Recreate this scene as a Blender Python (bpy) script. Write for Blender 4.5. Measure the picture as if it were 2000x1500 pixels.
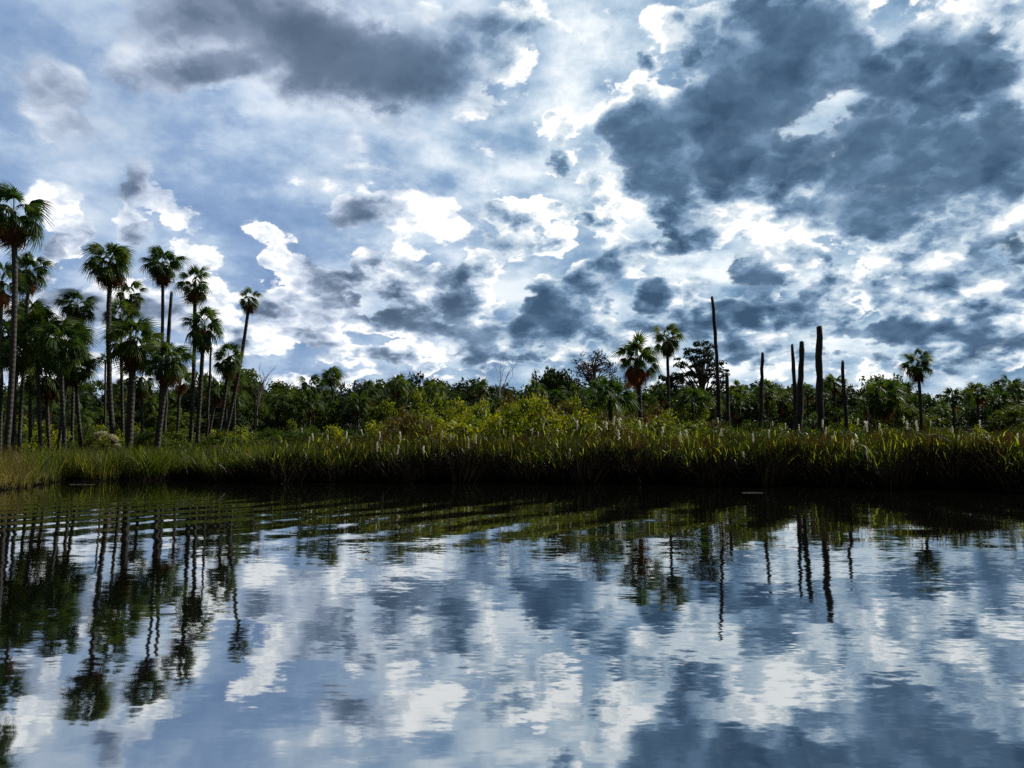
import bpy, math, random
import numpy as np
from mathutils import Vector, Matrix, Euler
R = math.radians
random.seed(7); rng = np.random.default_rng(7)
for o in list(bpy.data.objects): bpy.data.objects.remove(o)
scene = bpy.context.scene
COL = scene.collection

# ------------------------------------------------------------------ camera
CAM_H, F, PITCH = 1.25, 1502.0, R(5.25)          # eye height in a small boat, focal length (2000 px frame), tilt
cam_data = bpy.data.cameras.new('camera')
cam_data.sensor_width = 36; cam_data.lens = F / 2000 * 36; cam_data.clip_end = 6000; cam_data.clip_start = 0.05
cam = bpy.data.objects.new('camera', cam_data); COL.objects.link(cam)
cam.location = (0, 0, CAM_H); cam.rotation_euler = (R(90) + PITCH, 0, 0)
scene.camera = cam
scene.render.resolution_x, scene.render.resolution_y = 1024, 768
scene.view_settings.view_transform = 'Standard'; scene.view_settings.look = 'None'
scene.view_settings.exposure = 0.0; scene.view_settings.gamma = 1.0
scene.render.engine = 'CYCLES'
scene.cycles.max_bounces = 5; scene.cycles.diffuse_bounces = 2; scene.cycles.glossy_bounces = 3
scene.cycles.transmission_bounces = 3; scene.cycles.transparent_max_bounces = 4
scene.cycles.sample_clamp_indirect = 3.0
scene.cycles.use_denoising = False

def ray(px, py):
    u = (px - 1000) / F; v = (750 - py) / F; c, s = math.cos(PITCH), math.sin(PITCH)
    return Vector((u, c - v * s, s + v * c))
def at(px, py, Y):                                # the world point seen at a photo position, Y metres out
    d = ray(px, py); return Vector((0, 0, CAM_H)) + d * (Y / d.y)
def xat(px, Y): return at(px, 888, Y).x

# ------------------------------------------------------------------ sun and sky
SUN_AZ, SUN_EL = R(52), R(40)                     # to the right of the view, behind the far bank
sun_dir = Vector((math.sin(SUN_AZ) * math.cos(SUN_EL), math.cos(SUN_AZ) * math.cos(SUN_EL), math.sin(SUN_EL)))
sl = bpy.data.lights.new('sun', 'SUN'); sl.energy = 5.0; sl.angle = R(0.6); sl.color = (1, .95, .86)
sun = bpy.data.objects.new('sun', sl); COL.objects.link(sun)
sun.rotation_euler = sun_dir.to_track_quat('Z', 'Y').to_euler(); sun.location = (60, 40, 60)

world = bpy.data.worlds.new("World"); scene.world = world; world.use_nodes = True
try: world.cycles.sampling_method = 'MANUAL'; world.cycles.sample_map_resolution = 512
except Exception: pass
nt = world.node_tree; nt.nodes.clear()
class NG:
    """small helper that wires shader nodes"""
    def __init__(s, nt): s.nt = nt
    def n(s, t, **kw):
        nd = s.nt.nodes.new(t)
        for k, v in kw.items(): setattr(nd, k, v)
        return nd
    def link(s, a, b):
        if isinstance(a, (int, float)): b.default_value = a
        elif isinstance(a, (tuple, list)): b.default_value = a
        else: s.nt.links.new(a, b)
    def m(s, op, a, b=0.0, c=None, clamp=False):
        nd = s.n('ShaderNodeMath', operation=op); nd.use_clamp = clamp
        s.link(a, nd.inputs[0]); s.link(b, nd.inputs[1])
        if c is not None: s.link(c, nd.inputs[2])
        return nd.outputs[0]
    def vm(s, op, a, b=(0, 0, 0), scale=None):
        nd = s.n('ShaderNodeVectorMath', operation=op); s.link(a, nd.inputs[0]); s.link(b, nd.inputs[1])
        if scale is not None: s.link(scale, nd.inputs['Scale'])
        return nd.outputs['Value'] if op in ('DOT_PRODUCT', 'LENGTH') else nd.outputs['Vector']
    def noise(s, vec, scale, detail=4, rough=.55, dist=0.0, out='Fac', lac=2.0):
        nd = s.n('ShaderNodeTexNoise'); s.link(vec, nd.inputs['Vector']); nd.inputs['Scale'].default_value = scale
        nd.inputs['Detail'].default_value = detail; nd.inputs['Roughness'].default_value = rough
        nd.inputs['Distortion'].default_value = dist; nd.inputs['Lacunarity'].default_value = lac
        return nd.outputs[out]
    def voro(s, vec, scale, detail=3, rough=.5, smooth=.6):
        nd = s.n('ShaderNodeTexVoronoi', feature='SMOOTH_F1'); s.link(vec, nd.inputs['Vector'])
        nd.inputs['Scale'].default_value = scale; nd.inputs['Smoothness'].default_value = smooth
        nd.inputs['Detail'].default_value = detail; nd.inputs['Roughness'].default_value = rough
        return nd.outputs['Distance']
    def ss(s, x, a, b, lo=0.0, hi=1.0):
        nd = s.n('ShaderNodeMapRange', interpolation_type='SMOOTHSTEP'); s.link(x, nd.inputs[0])
        nd.inputs[1].default_value = a; nd.inputs[2].default_value = b
        nd.inputs[3].default_value = lo; nd.inputs[4].default_value = hi
        return nd.outputs[0]
    def mix(s, f, a, b):
        nd = s.n('ShaderNodeMix', data_type='RGBA'); s.link(f, nd.inputs[0]); s.link(a, nd.inputs[6]); s.link(b, nd.inputs[7])
        return nd.outputs[2]
    def ramp(s, f, stops):
        nd = s.n('ShaderNodeValToRGB'); s.link(f, nd.inputs[0]); cr = nd.color_ramp
        while len(cr.elements) < len(stops): cr.elements.new(.5)
        for e, (p, c) in zip(cr.elements, stops): e.position = p; e.color = c
        return nd.outputs[0]
def lin(r, g, b, k=1.0):
    f = lambda c: ((c / 255) / 12.92 if c / 255 <= .04045 else ((c / 255 + .055) / 1.055) ** 2.4) * k
    return (f(r), f(g), f(b), 1)

g = NG(nt)
tc = g.n('ShaderNodeTexCoord').outputs['Generated']
sx = g.n('ShaderNodeSeparateXYZ'); g.link(tc, sx.inputs[0]); X, Y_, Z = sx.outputs
az = g.m('ARCTAN2', X, Y_); el = g.m('ARCSINE', Z); el = g.m('ABSOLUTE', el)
P0 = g.n('ShaderNodeCombineXYZ'); g.link(az, P0.inputs[0]); g.link(el, P0.inputs[1]); P0 = P0.outputs[0]
s_ = g.m('DIVIDE', 1.0, g.m('ADD', g.m('ABSOLUTE', Z), 0.55))
Q = g.vm('SCALE', tc, scale=s_)                   # cloud-space position: finer and flatter towards the horizon
# domain warp: billowy outlines
w1 = g.vm('SUBTRACT', g.noise(Q, 8.0, 3, .5, out='Color'), (.5, .5, .5))
w2 = g.vm('SUBTRACT', g.noise(Q, 26.0, 4, .62, out='Color'), (.5, .5, .5))
P = g.vm('ADD', P0, g.vm('ADD', g.vm('SCALE', w1, scale=.075), g.vm('SCALE', w2, scale=.042)))

def ae(px, py):
    d = ray(px, py); return math.atan2(d.x, d.y), math.atan2(d.z, math.hypot(d.x, d.y))
def field(blobs):
    acc = None
    for (px, py, rx, ry, rot, w) in blobs:
        a, e = ae(px, py)
        mp = g.n('ShaderNodeMapping', vector_type='TEXTURE')
        mp.inputs['Location'].default_value = (a, e, 0); mp.inputs['Rotation'].default_value = (0, 0, R(rot))
        k = 1.35
        sc = math.cos(e)
        mp.inputs['Scale'].default_value = (rx * k / F / sc, ry * k / F, 1)
        g.link(P, mp.inputs['Vector'])
        gr = g.n('ShaderNodeTexGradient', gradient_type='SPHERICAL'); g.link(mp.outputs[0], gr.inputs[0])
        acc = g.m('MULTIPLY_ADD', gr.outputs['Fac'], w, 0.0 if acc is None else acc)
    return acc
# ---- where the cloud masses stand (centre, radii, tilt, weight); dark = thick cloud, white = sunlit cumulus
DARK = [
 (560, 60, 330, 110, -6, 1.0), (360, 145, 120, 32, 18, .8), (720, 120, 200, 60, -8, .8), (930, 35, 110, 45, 0, .55), (640, 160, 160, 40, 0, .4),
 (1480, 90, 140, 150, 0, 1.2), (1340, 290, 200, 85, 8, 1.5), (1270, 240, 90, 60, 25, .8), (1470, 300, 170, 70, 0, .9), (1590, 190, 180, 140, 0, 1.1),
 (1720, 285, 210, 60, -8, 1.0), (1820, 355, 200, 75, 4, 1.5), (1640, 60, 60, 80, 0, .5), (1790, 140, 70, 70, 20, .8), (1950, 150, 75, 100, 0, 1.3),
 (1700, 400, 130, 38, 0, .8), (1960, 290, 60, 60, 0, .8), (1200, 245, 60, 30, 20, .55), (1140, 60, 100, 55, 0, .55), (1265, 112, 38, 32, -30, 1.2),
 (705, 432, 68, 32, 8, 1.25), (800, 515, 60, 48, 40, .9), (885, 580, 50, 62, 40, .9), (700, 622, 160, 42, 4, 1.1), (560, 575, 85, 60, 0, .8),
 (850, 640, 90, 40, 0, .8), (1060, 468, 120, 28, 6, .9), (965, 490, 60, 36, 20, .6), (1290, 475, 130, 34, -6, .9),
 (1200, 535, 80, 60, 0, 1.0), (1100, 585, 80, 52, 10, 1.0), (1040, 630, 130, 40, 0, .9), (1240, 640, 190, 36, 0, .9), (960, 680, 120, 34, 0, .8),
 (1475, 547, 75, 38, 0, 1.5), (1605, 520, 44, 32, 0, 1.25), (1730, 550, 90, 20, 0, .8), (1310, 560, 55, 50, 0, .7),
 (1560, 480, 60, 30, 0, .4), (1900, 500, 80, 60, 0, .8), (1850, 560, 80, 40, 0, .8), (1640, 660, 110, 32, 0, .9), (1740, 630, 70, 60, 30, .6),
 (1900, 690, 140, 40, 0, .8), (1480, 600, 80, 24, 0, .5), (1480, 700, 120, 30, 0, .7), (1780, 470, 130, 40, 0, .55),
 (262, 400, 34, 62, 15, .75), (1085, 300, 50, 38, 0, .6), (700, 560, 60, 40, 0, .3), (430, 590, 60, 60, 0, .35), (150, 520, 50, 40, 0, .3),
 (1750, 300, 120, 40, 0, .5), (1550, 260, 60, 60, 0, .6), (1160, 690, 130, 30, 0, .5), (1360, 690, 120, 30, 0, .5), (600, 690, 100, 20, 0, .5), (700, 270, 330, 26, -2, .28), (900, 330, 200, 20, -6, .2),
 (60, 610, 60, 40, 0, .3), (160, 610, 60, 30, 0, .35), (1940, 620, 80, 34, 0, .5), (1560, 590, 120, 30, 0, .35),
]
WHITE = [
 (85, 195, 50, 55, 20, 1.5), (125, 240, 50, 38, -30, 1.2), (270, 90, 80, 60, 30, 1.0), (120, 385, 40, 34, -30, 1.1), (130, 450, 26, 60, -10, 1.1), (90, 480, 60, 30, 40, .6),
 (285, 365, 22, 50, 48, 1.4), (340, 420, 46, 22, -40, 1.3), (370, 430, 24, 20, 0, .9), (345, 460, 34, 26, 50, .9), (395, 510, 52, 36, 0, .8), (290, 600, 150, 50, 0, .6), (300, 560, 60, 40, 0, .4), (150, 660, 120, 90, 0, 1.4), (380, 640, 120, 60, 0, .8),
 (540, 490, 50, 26, -35, 1.2), (610, 530, 80, 44, -30, 1.2), (660, 565, 60, 50, 0, .8), (712, 515, 42, 46, -40, 1.1), (770, 410, 48, 42, -50, 1.2), (735, 390, 40, 18, 10, .8), (870, 425, 70, 34, -20, 1.1), (900, 450, 50, 30, 0, .6),
 (850, 540, 24, 60, -20, 1.0), (920, 560, 34, 60, 20, 1.1), (800, 620, 30, 40, 0, .7), (740, 545, 60, 30, 0, .7),
 (640, 120, 60, 24, 30, .3), (680, 130, 60, 30, 20, .45), (980, 110, 110, 40, 5, .8), (760, 235, 110, 22, -4, .55), (1040, 30, 60, 50, 0, .6), (640, 365, 100, 18, -4, .5), (900, 180, 200, 40, 0, .35), (560, 320, 300, 18, -4, .25), (820, 345, 240, 16, -6, .35),
 (1050, 420, 80, 30, 5, 1.0), (1000, 430, 60, 30, 0, .8), (1140, 430, 80, 22, -14, 1.1), (1110, 290, 24, 70, -8, 1.2), (1085, 235, 40, 26, -40, .9), (1170, 200, 160, 40, 22, .8), (1250, 175, 110, 40, 30, .8),
 (1330, 60, 60, 70, 0, .9), (1420, 20, 80, 40, 0, 1.0), (1365, 130, 30, 60, 0, .5), (1175, 90, 30, 50, 0, .6), (1350, 400, 90, 44, -30, 1.2), (1250, 385, 130, 30, 0, .7), (1440, 440, 150, 60, 0, .8), (1500, 400, 220, 36, 0, .8),
 (1540, 490, 130, 40, -10, 1.1), (1700, 55, 60, 80, 0, 1.1), (1780, 60, 90, 50, 10, 1.1), (1850, 130, 44, 110, 10, 1.1), (1700, 130, 50, 36, 0, 1.1), (1860, 220, 60, 50, 0, 1.2), (1595, 95, 24, 20, 0, .8), (1700, 212, 36, 18, 0, .8), (1545, 285, 40, 14, 0, .6),
 (1920, 20, 100, 30, 0, 1.0), (1945, 240, 60, 28, 20, 1.0), (1990, 330, 34, 70, 0, 1.3), (1960, 400, 80, 36, 30, 1.1), (1980, 60, 50, 16, 0, .6),
 (1690, 505, 100, 26, -8, 1.2), (1760, 520, 70, 30, -10, 1.1), (1660, 450, 50, 28, 0, .8), (1850, 480, 50, 36, 20, 1.0), (1960, 475, 60, 26, 10, 1.0), (1550, 570, 60, 24, 0, .8),
 (1270, 580, 28, 60, 0, 1.3), (1370, 560, 30, 50, 0, 1.1), (1160, 600, 70, 24, 4, 1.1), (1230, 590, 60, 22, 0, .9), (1430, 640, 130, 40, 0, 1.1), (1560, 640, 90, 40, 0, 1.1), (1640, 620, 110, 30, 0, .8), (1050, 560, 60, 60, 0, .5),
 (1930, 580, 80, 40, 0, .9), (1880, 640, 60, 60, 0, 1.1), (1980, 600, 40, 100, 0, 1.1), (1790, 620, 50, 40, 0, .9), (1700, 700, 90, 22, 0, .8), (1850, 560, 30, 50, 0, .6),
 (900, 700, 120, 22, 0, .6), (560, 470, 40, 22, -20, .6), (1400, 470, 60, 24, 0, .6), (1000, 400, 50, 18, 20, .6), (620, 660, 60, 20, 0, .8), (760, 700, 90, 20, 0, .9), (540, 650, 70, 40, 0, .7), (520, 700, 80, 24, 0, .7), (1050, 690, 80, 24, 0, .8), (1200, 720, 120, 24, 0, .9), (860, 600, 60, 24, 0, .4),
]
D = field(DARK); W = field(WHITE)
nA = g.noise(Q, 4.2, 3, .55)                       # broad variation
QW = g.vm('ADD', Q, g.vm('SCALE', w2, scale=.045))
SUNQ = (.024, .005, .028)                          # a step towards the sun in cloud space
def puffs(q):
    """heaped billows at three sizes plus fine fray: high on the bulges, low in the creases"""
    a = g.n('ShaderNodeTexVoronoi', feature='SMOOTH_F1'); g.link(q, a.inputs['Vector']); a.inputs['Scale'].default_value = 10.5; a.inputs['Smoothness'].default_value = .25
    a.inputs['Detail'].default_value = 2.5; a.inputs['Roughness'].default_value = .46; a.inputs['Lacunarity'].default_value = 2.3
    return g.m('SUBTRACT', .62, a.outputs['Distance'])
nB = g.noise(Q, 14.0, 8, .66); bn = g.m('SUBTRACT', nB, .5)
pf = puffs(QW); pf2 = puffs(g.vm('ADD', QW, SUNQ))
relief = g.m('SUBTRACT', pf, pf2)                  # >0 on the side of a bulge that faces the sun
# thin high veil: blue-grey to pale streaks
st = g.noise(g.vm('MULTIPLY', Q, (1.0, 1.0, 2.4)), 6.5, 5, .5)
veil_v = g.m('ADD', st, g.m('MULTIPLY', bn, .45))
K = 10.0
veil = g.ramp(veil_v, [(.28, lin(122, 152, 196, 1)), (.43, lin(150, 177, 213, 1)), (.56, lin(190, 210, 234, 1)), (.70, lin(226, 237, 250, 1))])
veil_r = g.ramp(veil_v, [(.30, lin(96, 132, 168, 1)), (.43, lin(142, 174, 204, 1)), (.54, lin(198, 218, 234, 1)), (.66, lin(244, 250, 253, 1.1))])
veil = g.mix(g.ss(az, -.40, .25), veil, veil_r)
# the low band near the horizon is full of small broken cumulus
low = g.ss(el, .32, .10); nL = g.noise(Q, 9.0, 3, .5)
Wl = g.m('ADD', W, g.m('MULTIPLY', low, g.ss(nL, .46, .66, 0, .55)))
Dl = g.m('ADD', D, g.m('MULTIPLY', low, g.ss(nL, .52, .36, 0, .65)))
sat = lambda f, k: g.m('SUBTRACT', 1.12, g.m('MULTIPLY', g.m('POWER', 2.9, g.m('MULTIPLY', f, -k)), 1.12))
Dn = sat(Dl, 1.6); Wn = sat(Wl, 1.5)
soft = g.m('MULTIPLY', g.ss(az, .05, -.15), g.ss(el, .22, .36))       # the high left clouds are smooth and frayless
T = g.m('ADD', g.m('MAXIMUM', Dn, Wn), g.m('MULTIPLY', g.m('MINIMUM', Dn, Wn), .3))
T = g.m('ADD', T, g.m('ADD', g.m('MULTIPLY', pf, g.m('MULTIPLY_ADD', soft, -.7, 1.15)), g.m('MULTIPLY', bn, .5)))
crisp = g.ss(T, .30, .48); smooth_m = g.ss(T, .10, .75)
mask = g.n('ShaderNodeMix', data_type='FLOAT'); g.link(g.m('MAXIMUM', g.m('MULTIPLY_ADD', soft, .7, .10), g.ss(el, .17, .06, 0, .75)), mask.inputs[0]); g.link(crisp, mask.inputs[2]); g.link(smooth_m, mask.inputs[3]); mask = mask.outputs[0]
# tone follows the thickness: bright thin rims, grey cores, slate bellies; bulges catch light on the side of the sun
thick = g.m('ADD', g.m('ADD', g.m('MULTIPLY', Dn, .72), g.m('MULTIPLY', g.m('MINIMUM', Dl, 1.8), .32)), g.m('MULTIPLY', Wn, .52))
thick = g.m('ADD', thick, g.m('ADD', g.m('MULTIPLY', pf, .65), g.m('MULTIPLY', bn, .7)))
tone = g.m('MULTIPLY_ADD', thick, -.44, .94)
tone = g.m('ADD', tone, g.m('MULTIPLY', relief, g.m('MULTIPLY_ADD', soft, -.7, 1.25)))
tone = g.m('ADD', tone, g.m('ADD', g.m('MULTIPLY', g.m('SUBTRACT', nA, .5), .7), g.m('MULTIPLY', bn, .25)))
rimf = g.m('MULTIPLY', g.ss(T, .80, .40), g.m('MULTIPLY', g.ss(az, -.7, .3, .20, .30), g.m('MULTIPLY_ADD', soft, -1, 1)))
tone = g.m('ADD', tone, g.m('ADD', rimf, g.m('MULTIPLY', Wn, g.m('MULTIPLY_ADD', soft, .22, .04))))
deep = g.ss(Dl, .55, 1.3)
tone = g.m('ADD', tone, g.m('MULTIPLY', deep, g.m('MULTIPLY', g.m('SUBTRACT', .30, tone), .55)))
tone = g.m('SUBTRACT', tone, g.m('MULTIPLY', g.m('MULTIPLY', soft, g.ss(D, .2, .8)), .13))
tone = g.m('MULTIPLY_ADD', tone, 1.06, -.15)
cool = [(.0, lin(62, 88, 116, 1)), (.28, lin(88, 117, 146, 1)), (.45, lin(120, 149, 180, 1)), (.60, lin(162, 186, 208, 1)), (.76, lin(202, 218, 232, 1)), (.92, lin(240, 247, 251, 1.0)), (1.0, lin(255, 255, 255, 1.2))]
warm = [(.02, lin(88, 106, 130, 1)), (.22, lin(108, 126, 150, 1)), (.42, lin(140, 156, 180, 1)), (.58, lin(176, 190, 212, 1)), (.74, lin(208, 220, 238, 1)), (.90, lin(238, 245, 252, 1)), (1.0, lin(255, 255, 255, 1.2))]
ccol = g.mix(g.ss(az, .1, -.3), g.ramp(tone, cool), g.ramp(tone, warm))
c = g.mix(mask, veil, ccol)
wmask = mask; dmask = mask
# unseen sky behind the boat, dimmed so the plants' near sides stay dark
away = g.ss(g.vm('DOT_PRODUCT', tc, (math.sin(R(20)), math.cos(R(20)), 0)), -.3, .6, .10, 1.0)
c = g.vm('SCALE', c, scale=g.m('MULTIPLY', away, K))
sky = g.n('ShaderNodeTexSky', sky_type='NISHITA'); sky.sun_disc = False
sky.sun_elevation = SUN_EL; sky.sun_rotation = SUN_AZ; sky.air_density = 1.0; sky.dust_density = 1.0
cover = g.ss(nA, .25, .45, .80, .97)               # blue sky glimmers through the thinnest veil
cover = g.m('MAXIMUM', cover, g.m('MAXIMUM', wmask, dmask))
c = g.mix(cover, sky.outputs[0], c)
bg = g.n('ShaderNodeBackground'); g.link(c, bg.inputs[0]); bg.inputs[1].default_value = 0.1
wo = g.n('ShaderNodeOutputWorld'); g.link(bg.outputs[0], wo.inputs[0])
# ------------------------------------------------------------------ helpers for meshes and materials
def new_mat(name):
    m = bpy.data.materials.new(name); m.use_nodes = True; m.node_tree.nodes.clear(); return m, NG(m.node_tree)
def out(h, sh): o = h.n('ShaderNodeOutputMaterial'); h.link(sh, o.inputs[0])
# water: dark still lagoon with fine drifting ripples
wm, h = new_mat('lagoon_water')
pos = h.n('ShaderNodeNewGeometry').outputs['Position']
def slopes(scale_xyz, scale, detail, amp, rough=.5):
    v = h.vm('MULTIPLY', pos, scale_xyz)
    nz = h.noise(v, scale, detail, rough, out='Color')
    return h.vm('MULTIPLY', h.vm('SUBTRACT', nz, (.5, .5, .5)), (amp * .7, amp, 0))
sp = h.n('ShaderNodeSeparateXYZ'); h.link(pos, sp.inputs[0])
band = h.ss(sp.outputs[1], 26, 13, .12, 1.0)        # lee of the reeds is nearly calm
patch = h.ss(h.noise(h.vm('MULTIPLY', pos, (.05, .16, 1)), 1.0, 2), .35, .65, .45, 1.25)
sl1 = slopes((.6, 1.3, 1), .9, 3, .026)
sl2 = slopes((2.2, 5.0, 1), 1.6, 3, .034)
sl3 = slopes((6.0, 13.0, 1), 2.0, 2, .022)
tot = h.vm('ADD', sl1, h.vm('ADD', sl2, sl3))
# faint ring ripples spreading from the left bank
dd = h.vm('SUBTRACT', pos, (-30, 30, 0)); rr = h.vm('LENGTH', dd)
rr = h.m('ADD', rr, h.m('MULTIPLY', h.noise(pos, .25, 3), 2.5))
wv_ = h.m('MULTIPLY', h.m('SINE', h.m('MULTIPLY', rr, 4.2)), .013)
ring = h.n('ShaderNodeCombineXYZ'); h.link(wv_, ring.inputs[1])
rm = h.m('MULTIPLY', h.ss(sp.outputs[1], 9, 14), h.ss(sp.outputs[1], 24, 18))
tot = h.vm('SCALE', tot, scale=h.m('MULTIPLY', band, patch))
tot = h.vm('ADD', tot, h.vm('SCALE', ring.outputs[0], scale=rm))
nrm = h.vm('NORMALIZE', h.vm('ADD', tot, (0, 0, 1)))
fr = h.n('ShaderNodeFresnel'); fr.inputs['IOR'].default_value = 4.6; h.link(nrm, fr.inputs['Normal'])
gl = h.n('ShaderNodeBsdfGlossy'); gl.inputs['Roughness'].default_value = .03; gl.inputs['Color'].default_value = (.93, .97, .99, 1); h.link(nrm, gl.inputs['Normal'])
df = h.n('ShaderNodeBsdfDiffuse'); df.inputs['Color'].default_value = (.003, .0035, .002, 1)
mx = h.n('ShaderNodeMixShader'); h.link(h.m('ADD', h.m('MULTIPLY', fr.outputs[0], 0.52), .40), mx.inputs[0]); h.link(df.outputs[0], mx.inputs[1]); h.link(gl.outputs[0], mx.inputs[2])
out(h, mx.outputs[0])
def link_obj(name, me, mat=None, parent=None, **props):
    o = bpy.data.objects.new(name, me); COL.objects.link(o)
    if mat is not None and me is not None:
        for m in (mat if isinstance(mat, (list, tuple)) else [mat]):
            if m.name not in [x.name for x in me.materials if x]: me.materials.append(m)
    if parent is not None: o.parent = parent
    for k, v in props.items(): o[k] = v
    return o
me = bpy.data.meshes.new('water')
me.from_pydata([(-2500, -400, 0), (2500, -400, 0), (2500, 4000, 0), (-2500, 4000, 0)], [], [(0, 1, 2, 3)])
link_obj('water', me, wm, kind='structure')
# ------------------------------------------------------------------ materials of the land
def ground_mat(name, c1, c2, sc=.6):
    m, h = new_mat(name); p = h.n('ShaderNodeNewGeometry').outputs['Position']
    f = h.noise(p, sc, 6, .6)
    col = h.ramp(f, [(.35, c1), (.65, c2)])
    b = h.n('ShaderNodeBsdfPrincipled'); h.link(col, b.inputs['Base Color']); b.inputs['Roughness'].default_value = .9
    bp = h.n('ShaderNodeBump'); h.link(h.noise(p, 3.0, 5), bp.inputs['Height']); bp.inputs['Distance'].default_value = .15; h.link(bp.outputs[0], b.inputs['Normal'])
    out(h, b.outputs[0]); return m
def leaf_mat(name, stops, trans=.35, rough=.5, scale=1.2, spec=.25, tcol=(1.25, 1.2, .5), hue=.5):
    """leaf colour varies by clump (object-space noise) and from plant to plant"""
    m, h = new_mat(name)
    p = h.n('ShaderNodeTexCoord').outputs['Object']
    oi = h.n('ShaderNodeObjectInfo')
    off = h.vm('SCALE', (13.1, 7.7, 3.3), scale=oi.outputs['Random'])
    nz = h.noise(h.vm('ADD', p, off), scale, 4, .65)
    nz2 = h.noise(p, scale * 7, 2, .6)
    f = h.m('ADD', h.m('MULTIPLY', nz, .75), h.m('ADD', h.m('MULTIPLY', nz2, .35), h.m('MULTIPLY', h.m('SUBTRACT', oi.outputs['Random'], .5), .22 * hue)))
    col = h.ramp(f, [(.36 + .38 * i / (len(stops) - 1), (*c, 1)) for i, c in enumerate(stops)])
    b = h.n('ShaderNodeBsdfPrincipled'); h.link(col, b.inputs['Base Color'])
    b.inputs['Roughness'].default_value = rough; b.inputs['Specular IOR Level'].default_value = spec
    t = h.n('ShaderNodeBsdfTranslucent'); h.link(h.vm('MULTIPLY', col, tcol), t.inputs['Color'])
    mx = h.n('ShaderNodeMixShader'); mx.inputs[0].default_value = trans
    h.link(b.outputs[0], mx.inputs[1]); h.link(t.outputs[0], mx.inputs[2]); out(h, mx.outputs[0]); return m
def bark_mat(name, c1, c2, rings=0.0, sc=4.0):
    m, h = new_mat(name); p = h.n('ShaderNodeTexCoord').outputs['Object']
    oi = h.n('ShaderNodeObjectInfo')
    f = h.noise(h.vm('MULTIPLY', h.vm('ADD', p, h.vm('SCALE', (5, 3, 9), scale=oi.outputs['Random'])), (1, 1, .25)), sc, 6, .65)
    col = h.ramp(f, [(.3, (*c1, 1)), (.7, (*c2, 1))])
    b = h.n('ShaderNodeBsdfPrincipled'); h.link(col, b.inputs['Base Color']); b.inputs['Roughness'].default_value = .85
    bp = h.n('ShaderNodeBump'); bp.inputs['Distance'].default_value = .05; bp.inputs['Strength'].default_value = .8
    hh = f
    if rings:
        sp = h.n('ShaderNodeSeparateXYZ'); h.link(p, sp.inputs[0])
        hh = h.m('ADD', f, h.m('MULTIPLY', h.m('SINE', h.m('MULTIPLY', sp.outputs[2], rings)), .25))
    h.link(hh, bp.inputs['Height']); h.link(bp.outputs[0], b.inputs['Normal']); out(h, b.outputs[0]); return m
MAT = dict(
    mud=ground_mat('marsh_mud', (.010, .008, .006, 1), (.03, .025, .016, 1)),
    palm=leaf_mat('palm_leaf', [(.012, .03, .008), (.03, .065, .014), (.065, .105, .018), (.17, .19, .03)], .42, .5, .9, .10),
    dead=leaf_mat('dead_palm_leaf', [(.035, .016, .008), (.075, .035, .014), (.15, .08, .03)], .38, .7, 1.2, .05, (1.5, .9, .45)),
    orange=leaf_mat('orange_dead_palm_leaf', [(.10, .038, .014), (.20, .085, .028), (.34, .18, .07)], .45, .7, 1.2, .05, (1.5, .9, .45)),
    trunk=bark_mat('palm_trunk', (.013, .011, .009), (.058, .050, .040), 22.0),
    snag=bark_mat('dead_trunk_wood', (.012, .009, .008), (.05, .036, .03), 9.0),
    oakleaf=leaf_mat('oak_leaf', [(.014, .03, .006), (.032, .062, .009), (.07, .10, .012), (.12, .14, .02)], .38, .55, .35, .1),
    darkleaf=leaf_mat('dark_oak_leaf', [(.008, .018, .006), (.018, .038, .009), (.042, .066, .012)], .22, .55, .35, .1),
    pineleaf=leaf_mat('pine_needles', [(.010, .022, .014), (.018, .036, .02), (.034, .055, .028)], .15, .6, .5, .1),
    greyleaf=leaf_mat('half_dead_pine_needles', [(.03, .026, .034), (.055, .048, .055), (.085, .075, .075)], .15, .7, .5, .1, (1, .9, .9)),
    shrub=leaf_mat('shrub_leaf', [(.028, .05, .006), (.085, .125, .010), (.20, .22, .016), (.36, .32, .03)], .48, .5, .7, .2, (1.3, 1.25, .3)),
    shrubbrown=leaf_mat('brown_shrub_leaf', [(.04, .04, .012), (.085, .075, .018), (.15, .12, .03)], .42, .55, .7, .2, (1.3, 1.1, .4)),
    bark=bark_mat('tree_bark', (.035, .028, .022), (.13, .105, .08)),
    palebark=bark_mat('bleached_wood', (.16, .14, .12), (.38, .34, .3)),
    reed=leaf_mat('reed_leaf', [(.006, .016, .004), (.014, .034, .006), (.032, .06, .009), (.07, .09, .014)], .45, .4, .9, .3, (1.3, 1.3, .3), 0),
    reedbrown=leaf_mat('brown_reed_leaf', [(.014, .008, .004), (.045, .024, .009), (.11, .065, .022)], .4, .5, .9, .2, (1.3, 1.0, .5), 0),
    reedbright=leaf_mat('sunlit_reed_leaf', [(.10, .14, .02), (.20, .24, .04), (.34, .34, .12)], .6, .3, .9, .5, (1.4, 1.35, .4), 0),  # lit copy of the reed leaf: backlit glints put into the colour
    drygrass=leaf_mat('dry_grass_leaf', [(.03, .024, .008), (.10, .085, .026), (.26, .215, .08)], .4, .6, .9, .15, (1.2, 1.0, .6), 0),
    reed_shade=leaf_mat('painted_reed_shade', [(.006, .005, .004), (.014, .011, .007), (.03, .022, .012)], .1, .9, 1.0, .05, (1, 1, 1), 0),  # near-black leaf colour that paints the shade low in the reeds
    fluff=leaf_mat('seed_fluff', [(.6, .58, .48), (.8, .78, .7), (.9, .88, .82)], .6, .8, 3.0, .1, (1, 1, .9)),
    plume=leaf_mat('groundsel_plume', [(.30, .27, .15), (.5, .46, .3), (.66, .62, .45)], .4, .8, 2.0, .1, (1, 1, .8)),
)

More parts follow.
